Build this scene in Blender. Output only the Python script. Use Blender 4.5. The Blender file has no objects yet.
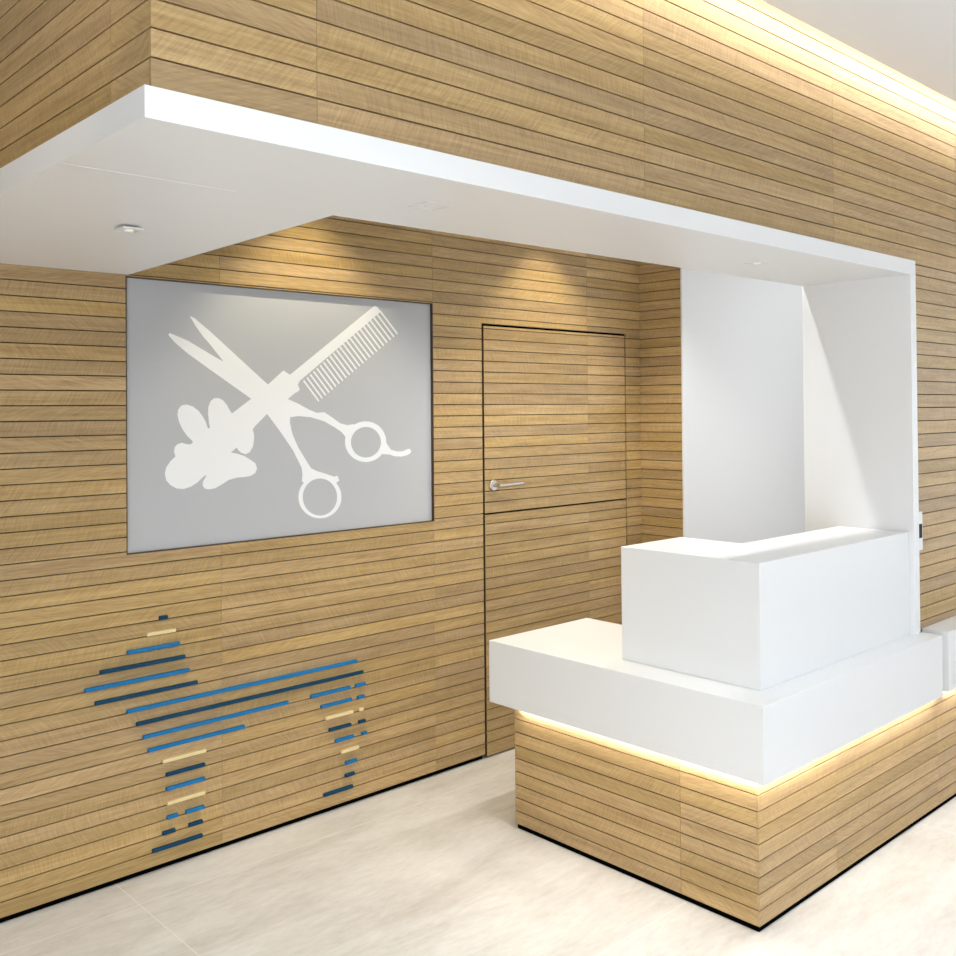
import bpy, bmesh, math, random
from mathutils import Vector, Matrix
from mathutils.geometry import tessellate_polygon

S = bpy.context.scene
COL = S.collection

# ------------------------------------------------------------------ camera
cam_d = bpy.data.cameras.new('camera')
cam = bpy.data.objects.new('camera', cam_d); COL.objects.link(cam)
cam_d.sensor_width = 36.0
cam_d.lens = 975.5072 / 956.0 * 36.0
cam_d.shift_y = -(478.0 - 398.9) / 956.0
cam_d.clip_start = 0.05
_yaw, _pitch, _roll = 0.8221, 0.0119, -0.0085
_f = Vector((math.cos(_yaw), math.sin(_yaw), 0)); _r = Vector((math.sin(_yaw), -math.cos(_yaw), 0)); _u = Vector((0, 0, 1))
_f2 = _f * math.cos(_pitch) + _u * math.sin(_pitch); _u2 = _u * math.cos(_pitch) - _f * math.sin(_pitch)
_r3 = _r * math.cos(_roll) + _u2 * math.sin(_roll); _u3 = _u2 * math.cos(_roll) - _r * math.sin(_roll)
M = Matrix((_r3, _u3, -_f2)).transposed().to_4x4()
M.translation = (0.0, -3.4942, 1.7037)
cam.matrix_world = M
S.camera = cam

# ------------------------------------------------------------------ world, room lamps, added fill lights, exposure
S.view_settings.view_transform = 'Standard'
S.view_settings.look = 'None'
S.view_settings.gamma = 1.0
S.view_settings.use_curve_mapping = False
S.view_settings.exposure = 0.06
w = bpy.data.worlds.new('world'); S.world = w; w.use_nodes = True
w.node_tree.nodes['Background'].inputs[0].default_value = (0.90, 0.95, 1.0, 1)
w.node_tree.nodes['Background'].inputs[1].default_value = 0.16


def area(name, loc, size, size_y, power, color, direction, spread=None):
    d = bpy.data.lights.new(name, 'AREA'); d.shape = 'RECTANGLE'
    d.size = size; d.size_y = size_y; d.energy = power; d.color = color
    if spread: d.spread = spread
    o = bpy.data.objects.new(name, d); COL.objects.link(o)
    o.location = loc
    o.rotation_euler = Vector(direction).to_track_quat('-Z', 'Y').to_euler()
    return o


def spot(name, loc, target, power, color, angle, blend, radius=0.02):
    d = bpy.data.lights.new(name, 'SPOT'); d.energy = power; d.color = color
    d.spot_size = math.radians(angle); d.spot_blend = blend; d.shadow_soft_size = radius
    o = bpy.data.objects.new(name, d); COL.objects.link(o)
    o.location = loc
    o.rotation_euler = (Vector(target) - Vector(loc)).to_track_quat('-Z', 'Y').to_euler()
    return o


# ceiling luminaires of the shop floor, in the part of the room in front of the bulkhead
COOL = (0.87, 0.935, 1.0)
for x, y, p in ((0.95, -3.0, 24), (0.4, -4.8, 19), (2.8, -3.1, 6), (5.0, -3.0, 5), (-0.6, -6.6, 12), (2.6, -6.6, 4), (5.0, -6.6, 4)):
    area('room_luminaire', (x, y, 2.98), 1.1, 1.1, p, COOL, (0, 0, -1), math.radians(125))
for x, y in ((0.2, -5.6), (4.2, -4.9)):  # unseen uplights, added to brighten the ceiling
    area('ceiling_fill', (x, y, 2.35), 1.6, 0.4, 56, (0.78, 0.89, 1.0), (0, 0, 1))
# unseen fill on the left, added to brighten faces turned that way
area('left_fill', (-2.15, -4.9, 1.1), 3.4, 1.7, 142, (0.82, 0.91, 1.0), (1, 0, 0))
# unseen fill on the right, added for sheen on the front-facing oak
area('right_sheen_fill', (8.9, -4.4, 1.6), 5.0, 2.6, 66, (0.95, 0.97, 1.0), (-1, 0, 0))
# LED line hidden in the slot between ceiling and bulkhead
area('cove_led', (3.4, -1.845, 3.13), 0.02, 9.0, 34, (1.0, 0.93, 0.80), (0, 1, -0.25)).rotation_euler = \
    (Vector((0, 0.9, -0.45))).to_track_quat('-Z', 'X').to_euler()
# spots in the raised ceiling behind the bulkhead
WARM = (1.0, 0.90, 0.64)
for x in (2.25, 3.70):
    spot('wall_spot', (x, -0.33, 2.93), (x, -0.33, 0.5), 50, WARM, 82, 0.55)
for x in (3.0, 3.9):
    spot('aisle_spot', (x, -1.02, 2.93), (x, -1.04, 0.8), 42, (0.98, 0.97, 0.95), 110, 0.5)
area('corridor_fill', (6.2, -0.9, 2.93), 1.6, 0.5, 6, (0.92, 0.96, 1.0), (0, 0, -1))  # unseen fill, added to brighten the white corridor wall
area('corridor_wall_fill', (5.35, -1.5, 1.55), 1.9, 1.7, 10.5, (0.95, 0.97, 1.0), (0, 1, 0))  # hidden behind the jamb pillar, added to even out that wall's brightness


# ------------------------------------------------------------------ materials
def mat(name, col, rough=0.5, metal=0.0, spec=0.5, bump=None):
    m = bpy.data.materials.new(name); m.use_nodes = True
    b = m.node_tree.nodes['Principled BSDF']
    b.inputs['Base Color'].default_value = (*col, 1); b.inputs['Roughness'].default_value = rough
    b.inputs['Metallic'].default_value = metal; b.inputs['Specular IOR Level'].default_value = spec
    if bump:
        n = m.node_tree.nodes.new('ShaderNodeTexNoise'); n.inputs['Scale'].default_value = bump[0]
        tc = m.node_tree.nodes.new('ShaderNodeTexCoord')
        m.node_tree.links.new(tc.outputs['Object'], n.inputs['Vector'])
        bp = m.node_tree.nodes.new('ShaderNodeBump'); bp.inputs['Strength'].default_value = bump[1]; bp.inputs['Distance'].default_value = 0.001
        m.node_tree.links.new(n.outputs['Fac'], bp.inputs['Height']); m.node_tree.links.new(bp.outputs['Normal'], b.inputs['Normal'])
    return m


def emit(name, col, strength):
    m = bpy.data.materials.new(name); m.use_nodes = True
    nt = m.node_tree; nt.nodes.clear()
    e = nt.nodes.new('ShaderNodeEmission'); o = nt.nodes.new('ShaderNodeOutputMaterial')
    e.inputs[0].default_value = (*col, 1); e.inputs[1].default_value = strength
    nt.links.new(e.outputs[0], o.inputs[0]); return m


def wood_material():
    m = bpy.data.materials.new('oak_strip'); m.use_nodes = True
    nt = m.node_tree; N = nt.nodes; L = nt.links
    b = N['Principled BSDF']; b.inputs['Roughness'].default_value = 0.46; b.inputs['Specular IOR Level'].default_value = 0.5
    uv = N.new('ShaderNodeUVMap'); uv.uv_map = 'UVMap'
    at = N.new('ShaderNodeAttribute'); at.attribute_name = 'rnd'
    sep = N.new('ShaderNodeSeparateColor'); L.new(at.outputs['Color'], sep.inputs[0])

    def math_(op, a, bb):
        n = N.new('ShaderNodeMath'); n.operation = op
        for i, v in enumerate((a, bb)):
            if isinstance(v, (int, float)): n.inputs[i].default_value = v
            else: L.new(v, n.inputs[i])
        return n.outputs[0]
    off = N.new('ShaderNodeCombineXYZ')
    L.new(math_('MULTIPLY', sep.outputs[0], 53.0), off.inputs[0]); L.new(math_('MULTIPLY', sep.outputs[1], 31.0), off.inputs[1])
    add = N.new('ShaderNodeVectorMath'); add.operation = 'ADD'
    L.new(uv.outputs[0], add.inputs[0]); L.new(off.outputs[0], add.inputs[1])

    def noise(vec, scale, detail=4, rough=0.6):
        mp = N.new('ShaderNodeMapping'); mp.inputs['Scale'].default_value = scale
        L.new(vec, mp.inputs[0])
        n = N.new('ShaderNodeTexNoise'); n.inputs['Scale'].default_value = 1.0; n.inputs['Detail'].default_value = detail
        n.inputs['Roughness'].default_value = rough
        L.new(mp.outputs[0], n.inputs['Vector']); return n.outputs['Fac']
    # long grain
    g1 = noise(add.outputs[0], (4.0, 110, 1), 5, 0.75)
    # short pores and rays, at an angle of each strip's own
    rot = N.new('ShaderNodeVectorRotate'); rot.rotation_type = 'Z_AXIS'
    L.new(add.outputs[0], rot.inputs['Vector'])
    ang = math_('MULTIPLY', math_('SUBTRACT', sep.outputs[2], 0.5), 2.9)
    L.new(ang, rot.inputs['Angle'])
    g2 = noise(rot.outputs[0], (13, 150, 1), 4, 0.72)
    # slow cathedral waves
    g3 = noise(add.outputs[0], (1.6, 30, 1), 2, 0.5)
    s = math_('ADD', math_('MULTIPLY', g1, 0.40), math_('ADD', math_('MULTIPLY', g2, 0.36), math_('MULTIPLY', g3, 0.24)))
    rmp = N.new('ShaderNodeValToRGB'); L.new(s, rmp.inputs[0])
    cr = rmp.color_ramp
    cr.elements[0].position = 0.33; cr.elements[0].color = (0.245, 0.146, 0.045, 1)
    cr.elements[1].position = 0.68; cr.elements[1].color = (0.62, 0.433, 0.19, 1)
    e = cr.elements.new(0.49); e.color = (0.425, 0.276, 0.107, 1)
    hsv = N.new('ShaderNodeHueSaturation')
    L.new(rmp.outputs[0], hsv.inputs['Color'])
    L.new(math_('ADD', math_('MULTIPLY', sep.outputs[0], 0.26), 0.89), hsv.inputs['Value'])
    L.new(math_('ADD', math_('MULTIPLY', sep.outputs[1], 0.006), 0.4955), hsv.inputs['Hue'])
    L.new(math_('ADD', math_('MULTIPLY', sep.outputs[1], 0.10), 0.90), hsv.inputs['Saturation'])
    L.new(hsv.outputs[0], b.inputs['Base Color'])
    bp = N.new('ShaderNodeBump'); bp.inputs['Strength'].default_value = 0.25; bp.inputs['Distance'].default_value = 0.001
    L.new(s, bp.inputs['Height']); L.new(bp.outputs[0], b.inputs['Normal'])
    return m


def floor_material():
    m = bpy.data.materials.new('travertine_tile'); m.use_nodes = True
    nt = m.node_tree; N = nt.nodes; L = nt.links
    b = N['Principled BSDF']; b.inputs['Roughness'].default_value = 0.42; b.inputs['Specular IOR Level'].default_value = 0.4
    tc = N.new('ShaderNodeTexCoord')

    def noise(scale, detail, rough=0.6, dist=0.0):
        mp = N.new('ShaderNodeMapping'); mp.inputs['Scale'].default_value = scale
        L.new(tc.outputs['Object'], mp.inputs[0])
        n = N.new('ShaderNodeTexNoise'); n.inputs['Scale'].default_value = 1; n.inputs['Detail'].default_value = detail
        n.inputs['Roughness'].default_value = rough; n.inputs['Distortion'].default_value = dist
        L.new(mp.outputs[0], n.inputs['Vector']); return n.outputs['Fac']
    a = noise((1.6, 5.5, 1), 6, 0.62, 0.4); c = noise((14, 46, 1), 4, 0.7)
    mx = N.new('ShaderNodeMath'); mx.operation = 'MULTIPLY_ADD'; mx.inputs[1].default_value = 0.35
    L.new(c, mx.inputs[0])
    m2 = N.new('ShaderNodeMath'); m2.operation = 'MULTIPLY'; m2.inputs[1].default_value = 0.65; L.new(a, m2.inputs[0]); L.new(m2.outputs[0], mx.inputs[2])
    rmp = N.new('ShaderNodeValToRGB'); L.new(mx.outputs[0], rmp.inputs[0])
    cr = rmp.color_ramp
    cr.elements[0].position = 0.34; cr.elements[0].color = (0.55, 0.505, 0.45, 1)
    cr.elements[1].position = 0.62; cr.elements[1].color = (0.745, 0.715, 0.67, 1)
    # grout
    sx = N.new('ShaderNodeSeparateXYZ'); L.new(tc.outputs['Object'], sx.inputs[0])

    def line(out, origin, pitch, width):
        s1 = N.new('ShaderNodeMath'); s1.operation = 'SUBTRACT'; s1.inputs[1].default_value = origin - pitch / 2; L.new(out, s1.inputs[0])
        s2 = N.new('ShaderNodeMath'); s2.operation = 'FLOORED_MODULO'; s2.inputs[1].default_value = pitch; L.new(s1.outputs[0], s2.inputs[0])
        s3 = N.new('ShaderNodeMath'); s3.operation = 'SUBTRACT'; s3.inputs[1].default_value = pitch / 2; L.new(s2.outputs[0], s3.inputs[0])
        s4 = N.new('ShaderNodeMath'); s4.operation = 'ABSOLUTE'; L.new(s3.outputs[0], s4.inputs[0])
        s5 = N.new('ShaderNodeMath'); s5.operation = 'LESS_THAN'; s5.inputs[1].default_value = width / 2; L.new(s4.outputs[0], s5.inputs[0])
        return s5.outputs[0]
    l1 = line(sx.outputs[0], 1.446, 2.60, 0.0028); l2 = line(sx.outputs[1], -0.191, 1.30, 0.0028)
    mxx = N.new('ShaderNodeMath'); mxx.operation = 'MAXIMUM'; L.new(l1, mxx.inputs[0]); L.new(l2, mxx.inputs[1])
    g = N.new('ShaderNodeMix'); g.data_type = 'RGBA'
    L.new(mxx.outputs[0], g.inputs['Factor']); L.new(rmp.outputs[0], g.inputs['A']); g.inputs['B'].default_value = (0.82, 0.80, 0.755, 1)
    L.new(g.outputs['Result'], b.inputs['Base Color'])
    return m


WOOD = wood_material()
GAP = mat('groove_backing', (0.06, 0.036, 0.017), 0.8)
BLACK = mat('black_plinth', (0.002, 0.002, 0.002), 0.9, spec=0.0)
WHITE = mat('white_solid_surface', (0.82, 0.82, 0.82), 0.38)
PAINT = mat('white_paint', (0.80, 0.80, 0.795), 0.6, bump=(260, 0.06))
CEIL = mat('ceiling_paint', (0.85, 0.85, 0.85), 0.7, bump=(220, 0.05))
STEEL = mat('brushed_steel', (0.62, 0.60, 0.57), 0.32, 1.0)
STEEL_W = mat('white_lamp_trim', (0.80, 0.80, 0.79), 0.4)
PANE = mat('frosted_grey_glass', (0.50, 0.505, 0.52), 0.22, bump=(30, 0.015))
PRINT = mat('white_print', (0.89, 0.89, 0.895), 0.3)
FRAME = mat('dark_brown_liner', (0.06, 0.035, 0.02), 0.6)
BLUE = mat('blue_stick', (0.004, 0.165, 0.40), 0.6, spec=0.3, bump=(300, 0.1))
NAVY = mat('navy_stick', (0.001, 0.048, 0.105), 0.6, spec=0.25, bump=(300, 0.1))
CREAM = mat('cream_stick', (0.80, 0.64, 0.34), 0.55, bump=(300, 0.1))
DARK = mat('dark_insert', (0.012, 0.012, 0.012), 0.6, spec=0.2)
LEDM = emit('led_diffuser', (1.0, 0.95, 0.87), 84.0)
LAMP = emit('lamp_lens', (1.0, 0.93, 0.82), 0.9)
FLOOR = floor_material()


# ------------------------------------------------------------------ mesh helpers
class MB:
    def __init__(self):
        self.v = []; self.f = []; self.uv = []; self.rnd = []; self.mi = []

    def face(self, pts, uv=None, rnd=(0.5, 0.5, 0.5), mi=0):
        i = len(self.v); self.v += [tuple(p) for p in pts]; self.f.append(tuple(range(i, i + len(pts))))
        self.uv.append(uv or [(0, 0)] * len(pts)); self.rnd.append(rnd); self.mi.append(mi)

    def box(self, p0, p1, mi=0):
        x0, y0, z0 = (min(a, b) for a, b in zip(p0, p1)); x1, y1, z1 = (max(a, b) for a, b in zip(p0, p1))
        c = [(x0, y0, z0), (x1, y0, z0), (x1, y1, z0), (x0, y1, z0), (x0, y0, z1), (x1, y0, z1), (x1, y1, z1), (x0, y1, z1)]
        for q in ((0, 3, 2, 1), (4, 5, 6, 7), (0, 1, 5, 4), (1, 2, 6, 5), (2, 3, 7, 6), (3, 0, 4, 7)):
            self.face([c[k] for k in q], mi=mi)

    def prism(self, poly, z0, z1, mi=0):
        """vertical prism over an (x,y) polygon (counter-clockwise)"""
        n = len(poly)
        self.cap([(p[0], p[1], z1) for p in poly], mi); self.cap([(p[0], p[1], z0) for p in reversed(poly)], mi)
        for i in range(n):
            a, b = poly[i], poly[(i + 1) % n]
            self.face([(a[0], a[1], z0), (b[0], b[1], z0), (b[0], b[1], z1), (a[0], a[1], z1)], mi=mi)

    def cap(self, pts, mi=0):
        vs = [Vector(p) for p in pts]
        nrm = Vector((0, 0, 0))
        for i in range(len(vs)):
            a, b = vs[i], vs[(i + 1) % len(vs)]
            nrm += a.cross(b)
        for t in tessellate_polygon([vs]):
            tri = [vs[k] for k in t]
            n2 = (tri[1] - tri[0]).cross(tri[2] - tri[0])
            if n2.dot(nrm) < 0: tri.reverse()
            self.face(tri, mi=mi)

    def build(self, name, mats, parent=None, merge=True, bevel=0.0, smooth=False, seg=2):
        me = bpy.data.meshes.new(name); me.from_pydata(self.v, [], self.f)
        for m in (mats if isinstance(mats, (list, tuple)) else [mats]): me.materials.append(m)
        me.uv_layers.new(name='UVMap'); me.color_attributes.new('rnd', 'FLOAT_COLOR', 'CORNER')
        ul = me.uv_layers['UVMap']; ca = me.color_attributes['rnd']
        k = 0
        for fi, f in enumerate(self.f):
            me.polygons[fi].material_index = self.mi[fi]
            for j in range(len(f)):
                ul.data[k].uv = self.uv[fi][j]; ca.data[k].color = (*self.rnd[fi], 1); k += 1
        if merge:
            bm = bmesh.new(); bm.from_mesh(me); bmesh.ops.remove_doubles(bm, verts=bm.verts, dist=1e-5); bm.to_mesh(me); bm.free()
        if smooth:
            for p in me.polygons: p.use_smooth = True
        o = bpy.data.objects.new(name, me); COL.objects.link(o)
        if parent: o.parent = parent
        if bevel:
            md = o.modifiers.new('bevel', 'BEVEL'); md.width = bevel; md.segments = seg; md.limit_method = 'ANGLE'; md.angle_limit = math.radians(40)
        return o


def struct(o): o['kind'] = 'structure'; return o


def tag(o, label, cat, group=None):
    o['label'] = label; o['category'] = cat
    if group: o['group'] = group
    return o


def empty(name, loc):
    o = bpy.data.objects.new(name, None); COL.objects.link(o); o.location = loc; o.empty_display_size = 0.05
    return o


def settle(child, parent):
    """keep world coordinates of a mesh authored in world space while parenting it"""
    child.parent = parent; child.matrix_parent_inverse = Matrix.Translation(-Vector(parent.location))
    return child


GW = 0.0040          # groove width
GD = 0.009           # groove depth


def planks(mb, P, u0, u1, zs, joints, holes=(), seed=0, uoff=0.0, end_mi=0):
    """P(u,z,d) -> world point, d = depth behind the face.  zs = plank boundaries.  joints = panel joints along u."""
    rg = random.Random(seed)
    js = [u0] + sorted(j for j in joints if u0 < j < u1) + [u1]
    for r in range(len(zs) - 1):
        za, zb = zs[r] + GW / 2, zs[r + 1] - GW / 2
        for k in range(len(js) - 1):
            rnd = (rg.random(), rg.random(), rg.random())
            a, b = js[k] + (0.0005 if k else 0), js[k + 1] - (0.0005 if k < len(js) - 2 else 0)
            cuts = sorted({za, zb} | {z for h in holes for z in (h[2], h[3]) if za + 1e-4 < z < zb - 1e-4})
            for zc, zd in zip(cuts[:-1], cuts[1:]):
                segs = [(a, b)]
                for h in holes:
                    if h[2] < (zc + zd) / 2 < h[3]:
                        ns = []
                        for s0, s1 in segs:
                            if h[0] > s0 + 1e-4: ns.append((s0, min(s1, h[0])))
                            if h[1] < s1 - 1e-4: ns.append((max(s0, h[1]), s1))
                        segs = [s for s in ns if s[1] - s[0] > 1e-4]
                for s0, s1 in segs:
                    def q(c, uvs, mi=0): mb.face([P(*p) for p in c], uvs, rnd, mi)
                    uvf = [(s0 + uoff, zc), (s1 + uoff, zc), (s1 + uoff, zd), (s0 + uoff, zd)]
                    q([(s0, zc, 0), (s1, zc, 0), (s1, zd, 0), (s0, zd, 0)], uvf)
                    q([(s0, zc, GD), (s1, zc, GD), (s1, zc, 0), (s0, zc, 0)], uvf)
                    q([(s0, zd, 0), (s1, zd, 0), (s1, zd, GD), (s0, zd, GD)], uvf)
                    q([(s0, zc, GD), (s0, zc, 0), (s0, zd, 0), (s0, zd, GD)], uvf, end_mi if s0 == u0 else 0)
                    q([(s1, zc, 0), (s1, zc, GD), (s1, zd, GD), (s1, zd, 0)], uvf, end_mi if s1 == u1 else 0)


def backing(mb, P, u0, u1, z0, z1, holes=(), d0=GD, d1=0.03, mi=1):
    us = sorted({u0, u1} | {min(max(h[i], u0), u1) for h in holes for i in (0, 1)})
    zs = sorted({z0, z1} | {min(max(h[i], z0), z1) for h in holes for i in (2, 3)})
    for a, b in zip(us[:-1], us[1:]):
        for c, d in zip(zs[:-1], zs[1:]):
            if b - a < 1e-5 or d - c < 1e-5: continue
            if any(h[0] < (a + b) / 2 < h[1] and h[2] < (c + d) / 2 < h[3] for h in holes): continue
            k = [P(a, c, d0), P(b, c, d0), P(b, d, d0), P(a, d, d0), P(a, c, d1), P(b, c, d1), P(b, d, d1), P(a, d, d1)]
            for qd in ((0, 1, 2, 3), (5, 4, 7, 6), (4, 5, 1, 0), (3, 2, 6, 7), (4, 0, 3, 7), (1, 5, 6, 2)):
                mb.face([k[i] for i in qd], mi=mi)


def rows(z0, pitch, zmax, first=None):
    zs = [z0 if first is None else first]; k = 1
    while z0 + pitch * k < zmax - 0.006: zs.append(z0 + pitch * k); k += 1
    zs.append(zmax); return zs


# ------------------------------------------------------------------ setting: floor, ceiling
mb = MB(); mb.box((-7, -10, -0.12), (9, 1.2, 0.0)); struct(mb.build('floor', FLOOR))
mb = MB(); mb.box((-7, -10, 3.0265), (9, -1.82, 3.07)); struct(mb.build('ceiling', CEIL))
mb = MB(); mb.box((-7, -1.98, 3.27), (9, -1.66, 3.30)); mb.box((-7, -1.98, 3.07), (9, -1.95, 3.27)); struct(mb.build('trim_3', CEIL))

mb = MB(); mb.box((-2.3, -10, 0), (-2.2, 0.05, 3.07)); struct(mb.build('wall_light_block', mat('taupe_paint', (0.34, 0.27, 0.19), 0.7, bump=(200, 0.05))))  # unseen wall, added to block light on the bulkhead's left side

# ------------------------------------------------------------------ main wall (y = 0)
PM = 0.0535
WB = 0.021
XR = 4.527                       # corner with the return wall
ZTOP = 2.95
HOLES = [(1.487, 2.962, 1.186, 2.2085), (3.274, 4.398, -1, 2.1325)]
Pm = lambda u, z, d: (u, d, z)
JM = [-1.67, -0.49, 0.68, 1.866, 2.96, 4.064]
mb = MB()
planks(mb, Pm, -2.2, XR, rows(WB, PM, ZTOP), JM, HOLES, seed=3)
backing(mb, Pm, -2.2, XR + 0.03, WB + 0.002, ZTOP, HOLES)
struct(mb.build('wall_back', [WOOD, GAP], merge=False))
mb = MB(); mb.box((-2.2, 0.014, 0), (3.268, 0.05, WB + 0.001)); mb.box((4.404, 0.014, 0), (XR + 0.03, 0.05, WB + 0.001))
struct(mb.build('baseboard_back', BLACK))
mb = MB(); mb.box((3.2, 0.060, 0), (4.46, 0.075, 2.2)); struct(mb.build('wall_door_backing', BLACK))

# two leaves of the stable door
DZ = 1.194
for nm, za, zb, seed in (('door_1', DZ + 0.0045, 2.1205, 11), ('door_2', WB - 0.011, DZ - 0.0045, 12)):
    mb = MB()
    zs = [za] + [z for z in rows(WB, PM, 3) if za + 0.012 < z < zb - 0.008] + [zb]
    zs[0] -= GW / 2; zs[-1] += GW / 2
    planks(mb, Pm, 3.287, 4.386, zs, [4.064], seed=seed, end_mi=1)  # end faces coloured dark in place of shade in the door gap
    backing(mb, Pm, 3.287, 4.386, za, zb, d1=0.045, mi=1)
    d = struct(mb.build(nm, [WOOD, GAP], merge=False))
    if nm == 'door_1':
        hb = MB()
        def cyl(mb_, c0, c1, r0, r1=None, n=24):
            c0, c1 = Vector(c0), Vector(c1); r1 = r0 if r1 is None else r1
            ax = (c1 - c0).normalized(); t = Vector((0, 0, 1)) if abs(ax.z) < 0.9 else Vector((1, 0, 0))
            e1 = ax.cross(t).normalized(); e2 = ax.cross(e1)
            A = [c0 + (e1 * math.cos(2 * math.pi * i / n) + e2 * math.sin(2 * math.pi * i / n)) * r0 for i in range(n)]
            B = [c1 + (e1 * math.cos(2 * math.pi * i / n) + e2 * math.sin(2 * math.pi * i / n)) * r1 for i in range(n)]
            for i in range(n):
                j = (i + 1) % n; mb_.face([A[i], A[j], B[j], B[i]])
            mb_.face(list(reversed(A))); mb_.face(B)
        lz = 1.333
        cyl(hb, (3.343, 0.0, lz), (3.343, -0.008, lz), 0.027); cyl(hb, (3.343, -0.008, lz), (3.343, -0.011, lz), 0.027, 0.024)
        cyl(hb, (3.343, -0.011, lz), (3.343, -0.047, lz), 0.0095)
        h = hb.build('handle', STEEL, d, bevel=0.001); h['label'] = 'brushed steel lever handle on round rosette'
        lb = MB()
        cyl(lb, (3.334, -0.050, lz), (3.505, -0.050, lz + 0.004), 0.0098, 0.0092)
        lv = lb.build('lever', STEEL, h, bevel=0.002)

# ------------------------------------------------------------------ return wall beside the door (x = XR) and white wall behind the counter
Pr = lambda u, z, d: (XR + d, -u, z)
mb = MB(); planks(mb, Pr, 0.0, 0.288, rows(WB, PM, ZTOP), [], seed=21, uoff=7.3)
backing(mb, Pr, -0.005, 0.288, WB, ZTOP)
struct(mb.build('wall_right', [WOOD, GAP], merge=False))
mb = MB(); mb.box((XR - 0.002, -0.298, 0), (4.655, -0.2885, ZTOP)); mb.box((XR + 0.03, -0.2885, 0), (4.655, -0.15, ZTOP)); mb.box((4.655, -0.284, 0), (8.6, -0.16, ZTOP))
struct(mb.build('wall_corridor', PAINT))
mb = MB(); mb.box((1.45, -1.62, 2.95), (8.6, 0.05, 2.99)); struct(mb.build('ceiling_raised', CEIL))

# ------------------------------------------------------------------ bulkhead (front y = -1.70, side x = 0.8155) and right-hand wall
YW = -1.70; XB = 0.8155; ZB = 2.3215; PB = 0.0575; ZG = 2.3900 - PB
ZT = 3.262
TR = 4.172                                              # right edge of the white jamb
zs_b = rows(ZG, PB, ZT, first=ZB - GW / 2)
n_below = int((ZG - 0.747) / PB)
Pf = lambda u, z, d: (u, YW + d, z)
mb = MB()
JB = [1.194, 2.358, 3.530, 4.70, 5.87]
planks(mb, Pf, XB, 7.5, zs_b, JB, seed=31, uoff=13.1)
backing(mb, Pf, XB + 0.03, 7.5, ZB - 0.001, ZT)
zs_r = [0.749 - GW / 2] + [ZG - PB * k for k in range(n_below, -1, -1) if ZG - PB * k > 0.765]
zs_r[-1] = ZB - GW / 2 if abs(zs_r[-1] - ZB) < 0.03 else zs_r[-1]
planks(mb, Pf, TR - 0.02, 7.5, zs_r, JB, seed=32, uoff=13.1)
backing(mb, Pf, TR - 0.02, 7.5, 0.749, ZB)
struct(mb.build('wall_front', [WOOD, GAP], merge=False))
Pl = lambda u, z, d: (XB + d, -u, z)
mb = MB(); planks(mb, Pl, 0.0, -YW - GD, zs_b, [1.5106, 0.33], seed=33, uoff=23.7)
backing(mb, Pl, 0.0, -YW - GD - 0.001, ZB - 0.001, ZT)
struct(mb.build('wall_left', [WOOD, GAP], merge=False))

# ------------------------------------------------------------------ white soffit slab with cut-out, and jamb pillar
YF = -1.735; XF = 0.787; ZS = 2.2597; ZW = 2.213; YC = -1.222
mb = MB()
xe = TR
front = [(XF, YF), (xe, YF), (xe, YC - 0.022), (4.12, YC - 0.022), (1.578, YC + 0.022), (1.578, YC + 0.022), (XF, YC - 0.02)]
front = [(XF, YF), (xe, YF), (xe, -1.246), (4.12, -1.246), (1.578, -1.1985), (XF, -1.21)]
mb.prism(front, ZS, ZB)
# rear part, falling a little towards the wall
A = Vector((XF, -1.21, ZS)); Dd = Vector((1.578, -1.1985, ZS)); B = Vector((XF, 0, ZS)); Pp = Vector((1.02, 0, ZW)); Cc = Vector((1.4965, 0, ZW))
for tri in ((A, B, Pp), (A, Pp, Dd), (Pp, Cc, Dd)): mb.face([tuple(p) for p in tri])
up = lambda p: (p.x, p.y, ZB)
mb.face([up(A), up(Dd), up(Cc), up(B)])
mb.face([tuple(Dd), tuple(Cc), up(Cc), up(Dd)]); mb.face([tuple(B), tuple(A), up(A), up(B)]); mb.face([tuple(Cc), tuple(Pp), tuple(B), up(B), up(Cc)])
mb.box((XF + 0.003, -1.2915, ZS - 0.0008), (1.22, -1.2890, ZS + 0.001))
struct(mb.build('trim_1', WHITE))
mb = MB(); mb.box((4.12, YF, 0.7475), (TR, -1.243, ZS)); struct(mb.build('trim_2', WHITE))
# inner face of the bulkhead above the slab
mb = MB(); mb.box((XB + 0.03, YW + 0.03, ZB), (8.6, YW + 0.06, 2.99)); mb.box((TR, YW + 0.03, 0.749), (8.6, YW + 0.06, ZB)); mb.box((4.30, YW + 0.03, 0.0), (8.6, YW + 0.06, 0.749)); struct(mb.build('wall_inner', PAINT))


def downlight(x, y, z, label, on, s):
    r = empty('downlight', (x, y, z))
    tag(r, label, 'downlight', 'square recessed downlights in the white soffit')
    mb = MB()
    for a, b, c, d in ((-s, -s, s, -s + 0.006), (-s, s - 0.006, s, s), (-s, -s + 0.006, -s + 0.006, s - 0.006), (s - 0.006, -s + 0.006, s, s - 0.006)):
        mb.box((a, b, -0.0015), (c, d, 0.004))
    mb.build('trim_frame', STEEL_W, r)
    mb = MB(); q = s - 0.007
    mb.box((-q, -q, -0.0005), (q, q, 0.002)); mb.build('baffle', STEEL_W, r)
    mb = MB()
    cyl(mb, (0, 0, -0.0004), (0, 0, -0.0022), s * 0.42, s * 0.36); mb.build('lens', LAMP if on else STEEL_W, r)
    return r


downlight(1.175, -0.76, 2.232, 'square recessed downlight in the soffit left of the grey panel, nearest the bulkhead corner', True, 0.030)
downlight(3.328, -1.49, ZS, 'small square recessed downlight in the soffit above the white counter', True, 0.036)
downlight(1.706, -1.473, ZS, 'faint unlit square downlight flush in the soffit beam, left of the middle', False, 0.042)

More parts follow.
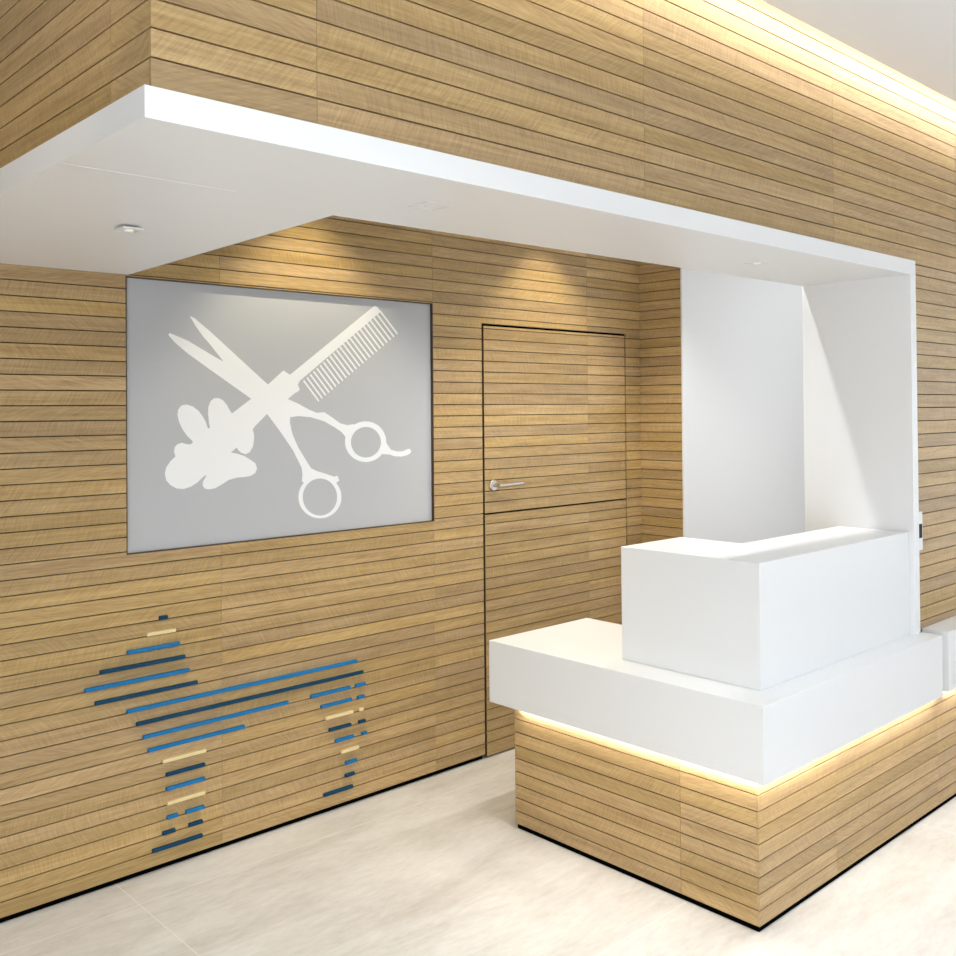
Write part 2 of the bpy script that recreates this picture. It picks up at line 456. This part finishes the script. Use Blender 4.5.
# ------------------------------------------------------------------ frosted panel with motif
EMB={'blade':[(1.7459,2.0778),(1.7635,2.0723),(1.831,2.023),(2.0879,1.817),(2.1813,1.7581),(2.1932,1.732),(2.1916,1.6823),(2.1444,1.6232),(2.083,1.6974),(2.0103,1.7588),(1.8301,1.8729),(1.7393,1.9315),(1.6877,1.9707),(1.6594,1.9996),(1.6628,2.0084),(1.6821,2.0028),(1.7396,1.9815),(1.7982,1.951),(1.846,1.9261),(1.8886,1.9055),(1.8627,1.9355),(1.8307,1.9718),(1.8021,2.0007),(1.7727,2.0377)],
'arm_upper':[(2.1693,1.7633),(2.1813,1.7581),(2.2298,1.7398),(2.2853,1.7132),(2.3229,1.6996),(2.3643,1.702),(2.3634,1.701),(2.3946,1.6832),(2.4438,1.6532),(2.4796,1.6449),(2.5158,1.6491),(2.5192,1.6192),(2.4861,1.5605),(2.4684,1.5966),(2.4506,1.6147),(2.4153,1.636),(2.3596,1.6632),(2.2912,1.6814),(2.2309,1.6866),(2.1912,1.6825),(2.1928,1.6797),(2.1449,1.701)],
'arm_lower':[(2.083,1.6974),(2.1444,1.6232),(2.204,1.5456),(2.2459,1.4706),(2.2504,1.4419),(2.2475,1.4135),(2.2621,1.3984),(2.2824,1.4104),(2.3233,1.422),(2.3646,1.421),(2.3924,1.4125),(2.419,1.3958),(2.4361,1.4042),(2.4312,1.421),(2.4242,1.4272),(2.4101,1.4232),(2.3996,1.4273),(2.3648,1.439),(2.3201,1.4528),(2.293,1.4656),(2.2696,1.4982),(2.2299,1.5568),(2.2039,1.6086),(2.1985,1.6273),(2.1915,1.6588),(2.1917,1.6849),(2.145,1.7114)],
'ring1':([(2.6934,1.5666),(2.6918,1.5522),(2.6874,1.5384),(2.6803,1.5253),(2.6706,1.5133),(2.6587,1.5029),(2.6448,1.4941),(2.6294,1.4872),(2.6127,1.4824),(2.5953,1.4799),(2.5776,1.4795),(2.56,1.4813),(2.543,1.4853),(2.5269,1.4914),(2.5121,1.4993),(2.499,1.5089),(2.4879,1.52),(2.479,1.5322),(2.4726,1.5453),(2.4687,1.559),(2.4674,1.5729),(2.4689,1.5868),(2.473,1.6002),(2.4797,1.613),(2.4888,1.6247),(2.5001,1.6351),(2.5133,1.644),(2.5282,1.6511),(2.5444,1.6563),(2.5616,1.6593),(2.5792,1.6602),(2.5969,1.6588),(2.6143,1.6553),(2.6308,1.6495),(2.6462,1.6418),(2.6599,1.6323),(2.6716,1.6211),(2.681,1.6086),(2.6879,1.5952),(2.6921,1.581)],
[(2.6627,1.565),(2.6616,1.5543),(2.6584,1.544),(2.6533,1.5343),(2.6464,1.5254),(2.6378,1.5176),(2.6278,1.511),(2.6167,1.5058),(2.6047,1.5022),(2.5921,1.5002),(2.5793,1.4999),(2.5665,1.5012),(2.5542,1.5042),(2.5425,1.5086),(2.5317,1.5145),(2.5222,1.5217),(2.5141,1.53),(2.5076,1.5391),(2.5029,1.5489),(2.5,1.5592),(2.4991,1.5696),(2.5002,1.58),(2.5032,1.5901),(2.5081,1.5997),(2.5147,1.6085),(2.523,1.6163),(2.5326,1.6229),(2.5435,1.6282),(2.5553,1.632),(2.5677,1.6342),(2.5805,1.6348),(2.5933,1.6338),(2.6058,1.6311),(2.6178,1.6268),(2.6288,1.621),(2.6387,1.6139),(2.6471,1.6055),(2.6539,1.5963),(2.6588,1.5862),(2.6618,1.5757)]),
'ring2':([(2.4476,1.3335),(2.4461,1.3191),(2.4418,1.3053),(2.4349,1.2924),(2.4256,1.2807),(2.4141,1.2706),(2.4007,1.2623),(2.3857,1.256),(2.3696,1.2518),(2.3528,1.2498),(2.3357,1.2501),(2.3186,1.2526),(2.3021,1.2572),(2.2866,1.2639),(2.2723,1.2724),(2.2596,1.2825),(2.2489,1.294),(2.2403,1.3066),(2.234,1.3201),(2.2302,1.3339),(2.229,1.348),(2.2304,1.3619),(2.2344,1.3752),(2.2409,1.3878),(2.2496,1.3993),(2.2606,1.4094),(2.2734,1.4178),(2.2878,1.4244),(2.3034,1.429),(2.32,1.4315),(2.3371,1.4317),(2.3542,1.4297),(2.371,1.4255),(2.387,1.4191),(2.4018,1.4108),(2.4151,1.4007),(2.4265,1.3891),(2.4356,1.3762),(2.4423,1.3624),(2.4463,1.348)],
[(2.4242,1.335),(2.423,1.3226),(2.4196,1.3107),(2.4142,1.2995),(2.4068,1.2894),(2.3977,1.2806),(2.3872,1.2733),(2.3754,1.2677),(2.3626,1.2639),(2.3493,1.2621),(2.3357,1.2622),(2.3222,1.2642),(2.3092,1.2681),(2.2968,1.2738),(2.2854,1.2811),(2.2753,1.2898),(2.2668,1.2997),(2.2599,1.3107),(2.2549,1.3223),(2.252,1.3343),(2.251,1.3465),(2.2521,1.3586),(2.2553,1.3702),(2.2605,1.3812),(2.2675,1.3912),(2.2762,1.4),(2.2864,1.4073),(2.2978,1.4131),(2.3103,1.4171),(2.3234,1.4193),(2.337,1.4195),(2.3505,1.4178),(2.3638,1.4142),(2.3765,1.4088),(2.3882,1.4016),(2.3986,1.3929),(2.4076,1.3829),(2.4148,1.3718),(2.42,1.3599),(2.4232,1.3476)]),
'rest':[(2.6797,1.5853),(2.6987,1.5542),(2.7217,1.5288),(2.7567,1.5202),(2.7883,1.5204),(2.8163,1.5288),(2.8283,1.5303),(2.8378,1.5199),(2.8321,1.5095),(2.812,1.5008),(2.7802,1.4958),(2.7409,1.4985),(2.7137,1.5076),(2.679,1.5107),(2.6561,1.5115),(2.6532,1.5238)],
'comb':[(2.1929,1.8591),(2.2169,1.8765),(2.6258,2.1721),(2.6355,2.1768),(2.6483,2.1725),(2.6642,2.1554),(2.6609,2.1475),(2.239,1.8335),(2.2305,1.8189),(2.2399,1.7972),(2.2274,1.7875),(2.2179,1.7844),(2.1813,1.7581),(2.083,1.6974),(2.0221,1.6436),(1.9936,1.6314),(1.8829,1.6733),(1.9241,1.7002),(2.0103,1.7588),(2.0879,1.817),(2.1611,1.8767)],
'teeth':[[(2.2558,1.8338),(2.2618,1.8385),(2.3376,1.7513),(2.3315,1.7466)],
[(2.2723,1.8469),(2.2783,1.8517),(2.355,1.7638),(2.3489,1.7591)],
[(2.2888,1.8601),(2.2948,1.8649),(2.3726,1.7764),(2.3664,1.7716)],
[(2.3053,1.8734),(2.3114,1.8782),(2.3902,1.7891),(2.3839,1.7843)],
[(2.322,1.8867),(2.3281,1.8916),(2.4079,1.8019),(2.4016,1.797)],
[(2.3388,1.9001),(2.3449,1.905),(2.4257,1.8147),(2.4194,1.8098)],
[(2.3557,1.9136),(2.3618,1.9186),(2.4436,1.8276),(2.4373,1.8227)],
[(2.3726,1.9272),(2.3788,1.9321),(2.4617,1.8406),(2.4553,1.8357)],
[(2.3897,1.9408),(2.3959,1.9458),(2.4798,1.8536),(2.4734,1.8487)],
[(2.4069,1.9546),(2.4131,1.9596),(2.498,1.8668),(2.4916,1.8618)],
[(2.4241,1.9684),(2.4304,1.9734),(2.5164,1.88),(2.5099,1.875)],
[(2.4415,1.9822),(2.4478,1.9873),(2.5348,1.8933),(2.5283,1.8882)],
[(2.4589,1.9962),(2.4653,2.0013),(2.5534,1.9066),(2.5469,1.9016)],
[(2.4765,2.0102),(2.4829,2.0154),(2.5721,1.9201),(2.5655,1.915)],
[(2.4941,2.0243),(2.5006,2.0295),(2.5909,1.9336),(2.5842,1.9285)],
[(2.5119,2.0385),(2.5183,2.0437),(2.6098,1.9472),(2.6031,1.9421)],
[(2.5297,2.0528),(2.5362,2.058),(2.6288,1.9609),(2.6221,1.9557)],
[(2.5477,2.0672),(2.5542,2.0724),(2.6479,1.9747),(2.6412,1.9695)],
[(2.5657,2.0816),(2.5723,2.0869),(2.6672,1.9885),(2.6604,1.9833)],
[(2.5839,2.0961),(2.5905,2.1015),(2.6866,2.0025),(2.6797,1.9972)],
[(2.6022,2.1108),(2.6088,2.1161),(2.7061,2.0165),(2.6992,2.0112)],
[(2.6205,2.1255),(2.6273,2.1308),(2.7257,2.0306),(2.7187,2.0253)],
[(2.639,2.1402),(2.6458,2.1456),(2.7454,2.0448),(2.7384,2.0395)],
[(2.6576,2.1551),(2.6644,2.1605),(2.7652,2.0591),(2.7582,2.0537)]],
'paw':[(1.9252,1.6985),(1.9143,1.7136),(1.9007,1.7361),(1.8844,1.7534),(1.8655,1.7618),(1.8466,1.7608),(1.8315,1.7485),(1.8223,1.7264),(1.8211,1.6994),(1.8247,1.6651),(1.8288,1.6478),(1.8235,1.6416),(1.8182,1.6466),(1.8114,1.6677),(1.7983,1.6899),(1.78,1.712),(1.7566,1.7291),(1.7307,1.7364),(1.7102,1.7326),(1.6973,1.7173),(1.6937,1.6981),(1.6996,1.6717),(1.7148,1.6403),(1.7352,1.6133),(1.7533,1.5974),(1.7569,1.591),(1.748,1.583),(1.7325,1.5835),(1.712,1.5899),(1.6941,1.5856),(1.6824,1.574),(1.6798,1.5574),(1.6852,1.5381),(1.666,1.5221),(1.6483,1.4991),(1.6422,1.4757),(1.6481,1.4493),(1.6655,1.4294),(1.6907,1.4159),(1.7187,1.4128),(1.7497,1.4206),(1.7758,1.435),(1.7943,1.4511),(1.8129,1.4638),(1.8075,1.4504),(1.7979,1.4362),(1.7968,1.4217),(1.8046,1.409),(1.8232,1.4045),(1.85,1.4078),(1.8798,1.4218),(1.9099,1.4374),(1.9431,1.4441),(1.9766,1.4449),(2.0049,1.4474),(2.0277,1.4589),(2.0353,1.4764),(2.028,1.497),(2.0053,1.5132),(1.9771,1.5294),(1.9437,1.5407),(1.9188,1.5451),(1.9438,1.5647),(1.9493,1.5555),(1.9632,1.5425),(1.9828,1.5357),(2.0026,1.5436),(2.017,1.5659),(2.0217,1.5911),(2.0219,1.6165),(2.0163,1.6344),(2.0406,1.667)],
}

panel = empty('glass_panel', (2.2245, 0.0, 1.186))
tag(panel, 'large grey frosted glass panel with white scissors and comb motif in oak wall', 'glass panel')
mb = MB()
x0, x1, z0, z1 = 1.487, 2.962, 1.186, 2.2085; t = 0.004
mb.box((x0, 0.0005, z0), (x0 + t, 0.032, z1)); mb.box((x1 - t, 0.0005, z0), (x1, 0.032, z1))
mb.box((x0 + t, 0.0005, z0), (x1 - t, 0.032, z0 + t)); mb.box((x0 + t, 0.0005, z1 - t), (x1 - t, 0.032, z1))
settle(mb.build('liner', FRAME), panel)
mb = MB(); mb.box((x0 + t, 0.0155, z0 + t), (x1 - t, 0.0255, z1 - t)); settle(mb.build('pane', PANE), panel)


def flat(mb, poly, yf, yb=0.0155):
    pts = [(p[0], yf, p[1]) for p in poly]
    area2 = sum(poly[i][0] * poly[(i + 1) % len(poly)][1] - poly[(i + 1) % len(poly)][0] * poly[i][1] for i in range(len(poly)))
    if area2 < 0: pts.reverse()
    mb.cap(pts)
    for i in range(len(pts)):
        a, b = pts[i], pts[(i + 1) % len(pts)]
        mb.face([(a[0], yb, a[2]), (b[0], yb, b[2]), b, a])


def ringf(mb, outer, inner, yf, yb=0.0155):
    n = len(outer)
    for i in range(n):
        j = (i + 1) % n
        q = [(outer[i][0], yf, outer[i][1]), (outer[j][0], yf, outer[j][1]), (inner[j][0], yf, inner[j][1]), (inner[i][0], yf, inner[i][1])]
        v = [Vector(p) for p in q]
        if (v[1] - v[0]).cross(v[2] - v[0]).y > 0: q.reverse()
        mb.face(q)


mb = MB()
flat(mb, EMB['blade'], 0.01500); flat(mb, EMB['arm_upper'], 0.01496); flat(mb, EMB['arm_lower'], 0.01492)
ringf(mb, *EMB['ring1'], 0.01488); ringf(mb, *EMB['ring2'], 0.01488); flat(mb, EMB['rest'], 0.01484)
o = settle(mb.build('scissors_print', PRINT, merge=False), panel); o['label'] = 'white open scissors silhouette'
mb = MB(); flat(mb, EMB['comb'], 0.01480)
for tth in EMB['teeth']: flat(mb, tth, 0.01476)
o = settle(mb.build('comb_print', PRINT, merge=False), panel); o['label'] = 'white comb silhouette with fine teeth'
mb = MB(); flat(mb, EMB['paw'], 0.01472)
o = settle(mb.build('blossom_print', PRINT, merge=False), panel); o['label'] = 'white rounded lobed silhouette at the comb handle'

# ------------------------------------------------------------------ coloured sticks of the wall animal
ST = [  # x0, x1, groove, colour, label
    (1.608, 1.640, 17, 'n', 'tiny navy stick, topmost of all the sticks on the oak wall'),
    (1.559, 1.671, 16, 'c', 'short cream stick second from the top, under the tiny navy one'),
    (1.485, 1.687, 15, 'b', 'blue stick of the head, directly under the topmost cream stick'),
    (1.385, 1.709, 14, 'n', 'navy stick of the head, between the two blue head sticks'),
    (1.331, 1.726, 13, 'b', 'blue stick reaching furthest left of all, at the muzzle'),
    (1.367, 1.759, 12, 'n', 'navy stick at the chin, just above the long blue back stick'),
    (1.482, 2.506, 11, 'b', 'very long blue stick forming the back of the animal'),
    (1.518, 2.539, 10, 'n', 'very long navy stick just under the long blue back stick'),
    (1.543, 2.160, 9, 'b', 'long blue stick of the belly, under the long navy stick'),
    (1.562, 1.960, 8, 'b', 'medium blue stick, lowest of the belly, above the front leg'),
    (1.617, 1.792, 7, 'c', 'cream stick at the top of the front leg'),
    (1.632, 1.788, 6, 'n', 'navy stick of the front leg, just under its upper cream stick'),
    (1.632, 1.788, 5, 'b', 'blue stick in the middle of the front leg, above the lower cream stick'),
    (1.634, 1.788, 4, 'c', 'cream stick low on the front leg, above two short blue sticks'),
    (1.635, 1.677, 3, 'b', 'short blue stick low on the front leg, left one of its pair'),
    (1.710, 1.785, 3, 'b', 'short blue stick low on the front leg, right one of its pair'),
    (1.617, 1.666, 2, 'n', 'short navy stick above the front hoof, left one of its pair'),
    (1.722, 1.777, 2, 'n', 'short navy stick above the front hoof, right one of its pair'),
    (1.577, 1.776, 1, 'n', 'navy stick forming the front hoof, lowest of the front leg'),
    (2.270, 2.469, 9, 'b', 'longest blue stick of the hind leg, at its top beside the tail'),
    (2.321, 2.478, 8, 'b', 'second blue stick of the hind leg, above its upper cream stick'),
    (2.341, 2.484, 7, 'c', 'upper cream stick of the hind leg'),
    (2.361, 2.472, 6, 'n', 'navy stick of the hind leg, under its upper cream stick'),
    (2.392, 2.487, 5, 'b', 'blue stick of the hind leg, just above its lower cream stick'),
    (2.420, 2.512, 4, 'c', 'lower cream stick of the hind leg'),
    (2.443, 2.503, 3, 'b', 'short blue stick of the hind leg, under its lower cream stick'),
    (2.442, 2.489, 2, 'n', 'short navy stick of the hind leg, just above the hind hoof'),
    (2.332, 2.480, 1, 'n', 'navy stick forming the hind hoof, lowest of the hind leg'),
    (2.499, 2.551, 9, 'b', 'small blue stick at the top of the tail'),
    (2.509, 2.545, 8, 'b', 'small blue tail stick just above the tiny cream one'),
    (2.517, 2.538, 7, 'c', 'tiny cream stick in the middle of the tail'),
    (2.515, 2.549, 6, 'n', 'small navy tail stick under the tiny cream one'),
    (2.530, 2.557, 5, 'b', 'tiny blue stick at the bottom end of the tail'),
]
for xa, xb, k, c, lab in ST:
    zc = WB + PM * (k + 0.16)
    mb = MB(); h = 0.0064
    L2 = (xb - xa) / 2
    mb.box((-L2, -0.0135, -h), (L2, 0.0005, h))
    o = mb.build('wall_stick', {'n': NAVY, 'b': BLUE, 'c': CREAM}[c], bevel=0.0012)
    o.location = ((xa + xb) / 2, 0, zc)
    tag(o, lab, 'stick', 'coloured sticks of the wall animal')

# ------------------------------------------------------------------ reception counter
XC, YCN = 2.825, -1.774           # oak faces
XW, YWN = 2.800, -1.812           # white faces
ZT1, ZT0 = 0.747, 0.4925
counter = empty('reception_counter', (3.2, -1.4, 0))
tag(counter, 'white L-shaped reception counter with raised ledge on a glowing oak strip base', 'counter')
PC = 0.0533
zc_ = [0.0185 + PC * k for k in range(0, 10)] + [ZT0 - 0.002 + GW / 2]
zc_ = [z for z in zc_ if z < ZT0 - 0.02] + [ZT0 + GW / 2 - 0.001]
mb = MB()
Pcl = lambda u, z, d: (XC + d, -u, z)
planks(mb, Pcl, 0.657, -YCN - GD, zc_, [1.4685], seed=41, uoff=31.9)
backing(mb, Pcl, 0.657, -YCN - GD - 0.001, 0.0185, ZT0 - 0.001)
Pcf = lambda u, z, d: (u, YCN + d, z)
planks(mb, Pcf, XC, 4.235, zc_, [3.347], seed=42, uoff=41.3)
backing(mb, Pcf, XC + GD, 4.235, 0.0185, ZT0 - 0.001)
Pcb = lambda u, z, d: (u, -0.657 - d, z)
backing(mb, Pcb, XC + GD + 0.001, 3.4, 0.0185, ZT0 - 0.001, d0=0.0, d1=0.02, mi=0)
settle(mb.build('base', [WOOD, GAP], merge=False), counter)
mb = MB(); mb.prism([(XC + 0.006, YCN + 0.006), (4.235, YCN + 0.006), (4.235, YCN + 0.3), (3.35, YCN + 0.3), (3.35, -0.664), (XC + 0.006, -0.664)], 0, 0.0195)
settle(mb.build('plinth', BLACK), counter)
mb = MB(); mb.prism([(XW, YWN), (4.205, YWN), (4.205, -1.30), (3.42, -1.30), (3.42, -0.535), (XW, -0.535)], ZT0, ZT1)
settle(mb.build('worktop', WHITE, bevel=0.0015), counter)
mb = MB(); mb.prism([(2.947, -1.715), (4.1195, -1.715), (4.1195, -1.405), (3.337, -1.405), (3.337, -1.12), (2.947, -1.12)], ZT1, 1.178)
settle(mb.build('raised_ledge', WHITE, bevel=0.0015), counter)
# LED line under the overhang
mb = MB(); mb.box((XW + 0.010, YWN + 0.010, ZT0 - 0.0015), (XW + 0.017, -0.70, ZT0 + 0.0))
mb.box((XW + 0.010, YWN + 0.012, ZT0 - 0.0015), (4.2, YWN + 0.019, ZT0 + 0.0))
settle(mb.build('light_strip', LEDM), counter)

# second worktop block to the right, on its own oak base
bench = empty('side_counter', (5.6, -1.5, 0))
tag(bench, 'white side counter block on oak base at the right edge, beside the reception counter', 'counter')
mb = MB(); planks(mb, Pcf, 4.235, 7.2, zc_, [4.52, 5.69], seed=43, uoff=51.3); backing(mb, Pcf, 4.235, 7.2, 0.0185, ZT0 - 0.001)
settle(mb.build('base', [WOOD, GAP], merge=False), bench)
mb = MB(); mb.box((4.235, YCN + 0.006, 0), (7.2, YCN + 0.06, 0.0195)); settle(mb.build('plinth', BLACK), bench)
mb = MB(); mb.box((4.282, YWN + 0.006, ZT0), (7.2, YW + 0.004, ZT1)); settle(mb.build('worktop', WHITE, bevel=0.0015), bench)
mb = MB(); mb.box((4.29, YWN + 0.016, ZT0 - 0.0015), (7.2, YWN + 0.023, ZT0)); settle(mb.build('light_strip', LEDM), bench)

# ------------------------------------------------------------------ switch on the right-hand wall, half behind the jamb
sw = empty('wall_switch', (4.236, YW, 1.17))
tag(sw, 'narrow white wall switch with a dark middle beside the white jamb', 'switch')
mb = MB(); mb.box((-0.035, -0.009, -0.083), (0.035, 0.0, 0.083)); mb.build('plate', STEEL_W, sw, bevel=0.002)
mb = MB(); mb.box((-0.024, -0.012, -0.03), (0.024, -0.008, 0.03)); mb.build('rocker', DARK, sw, bevel=0.001)
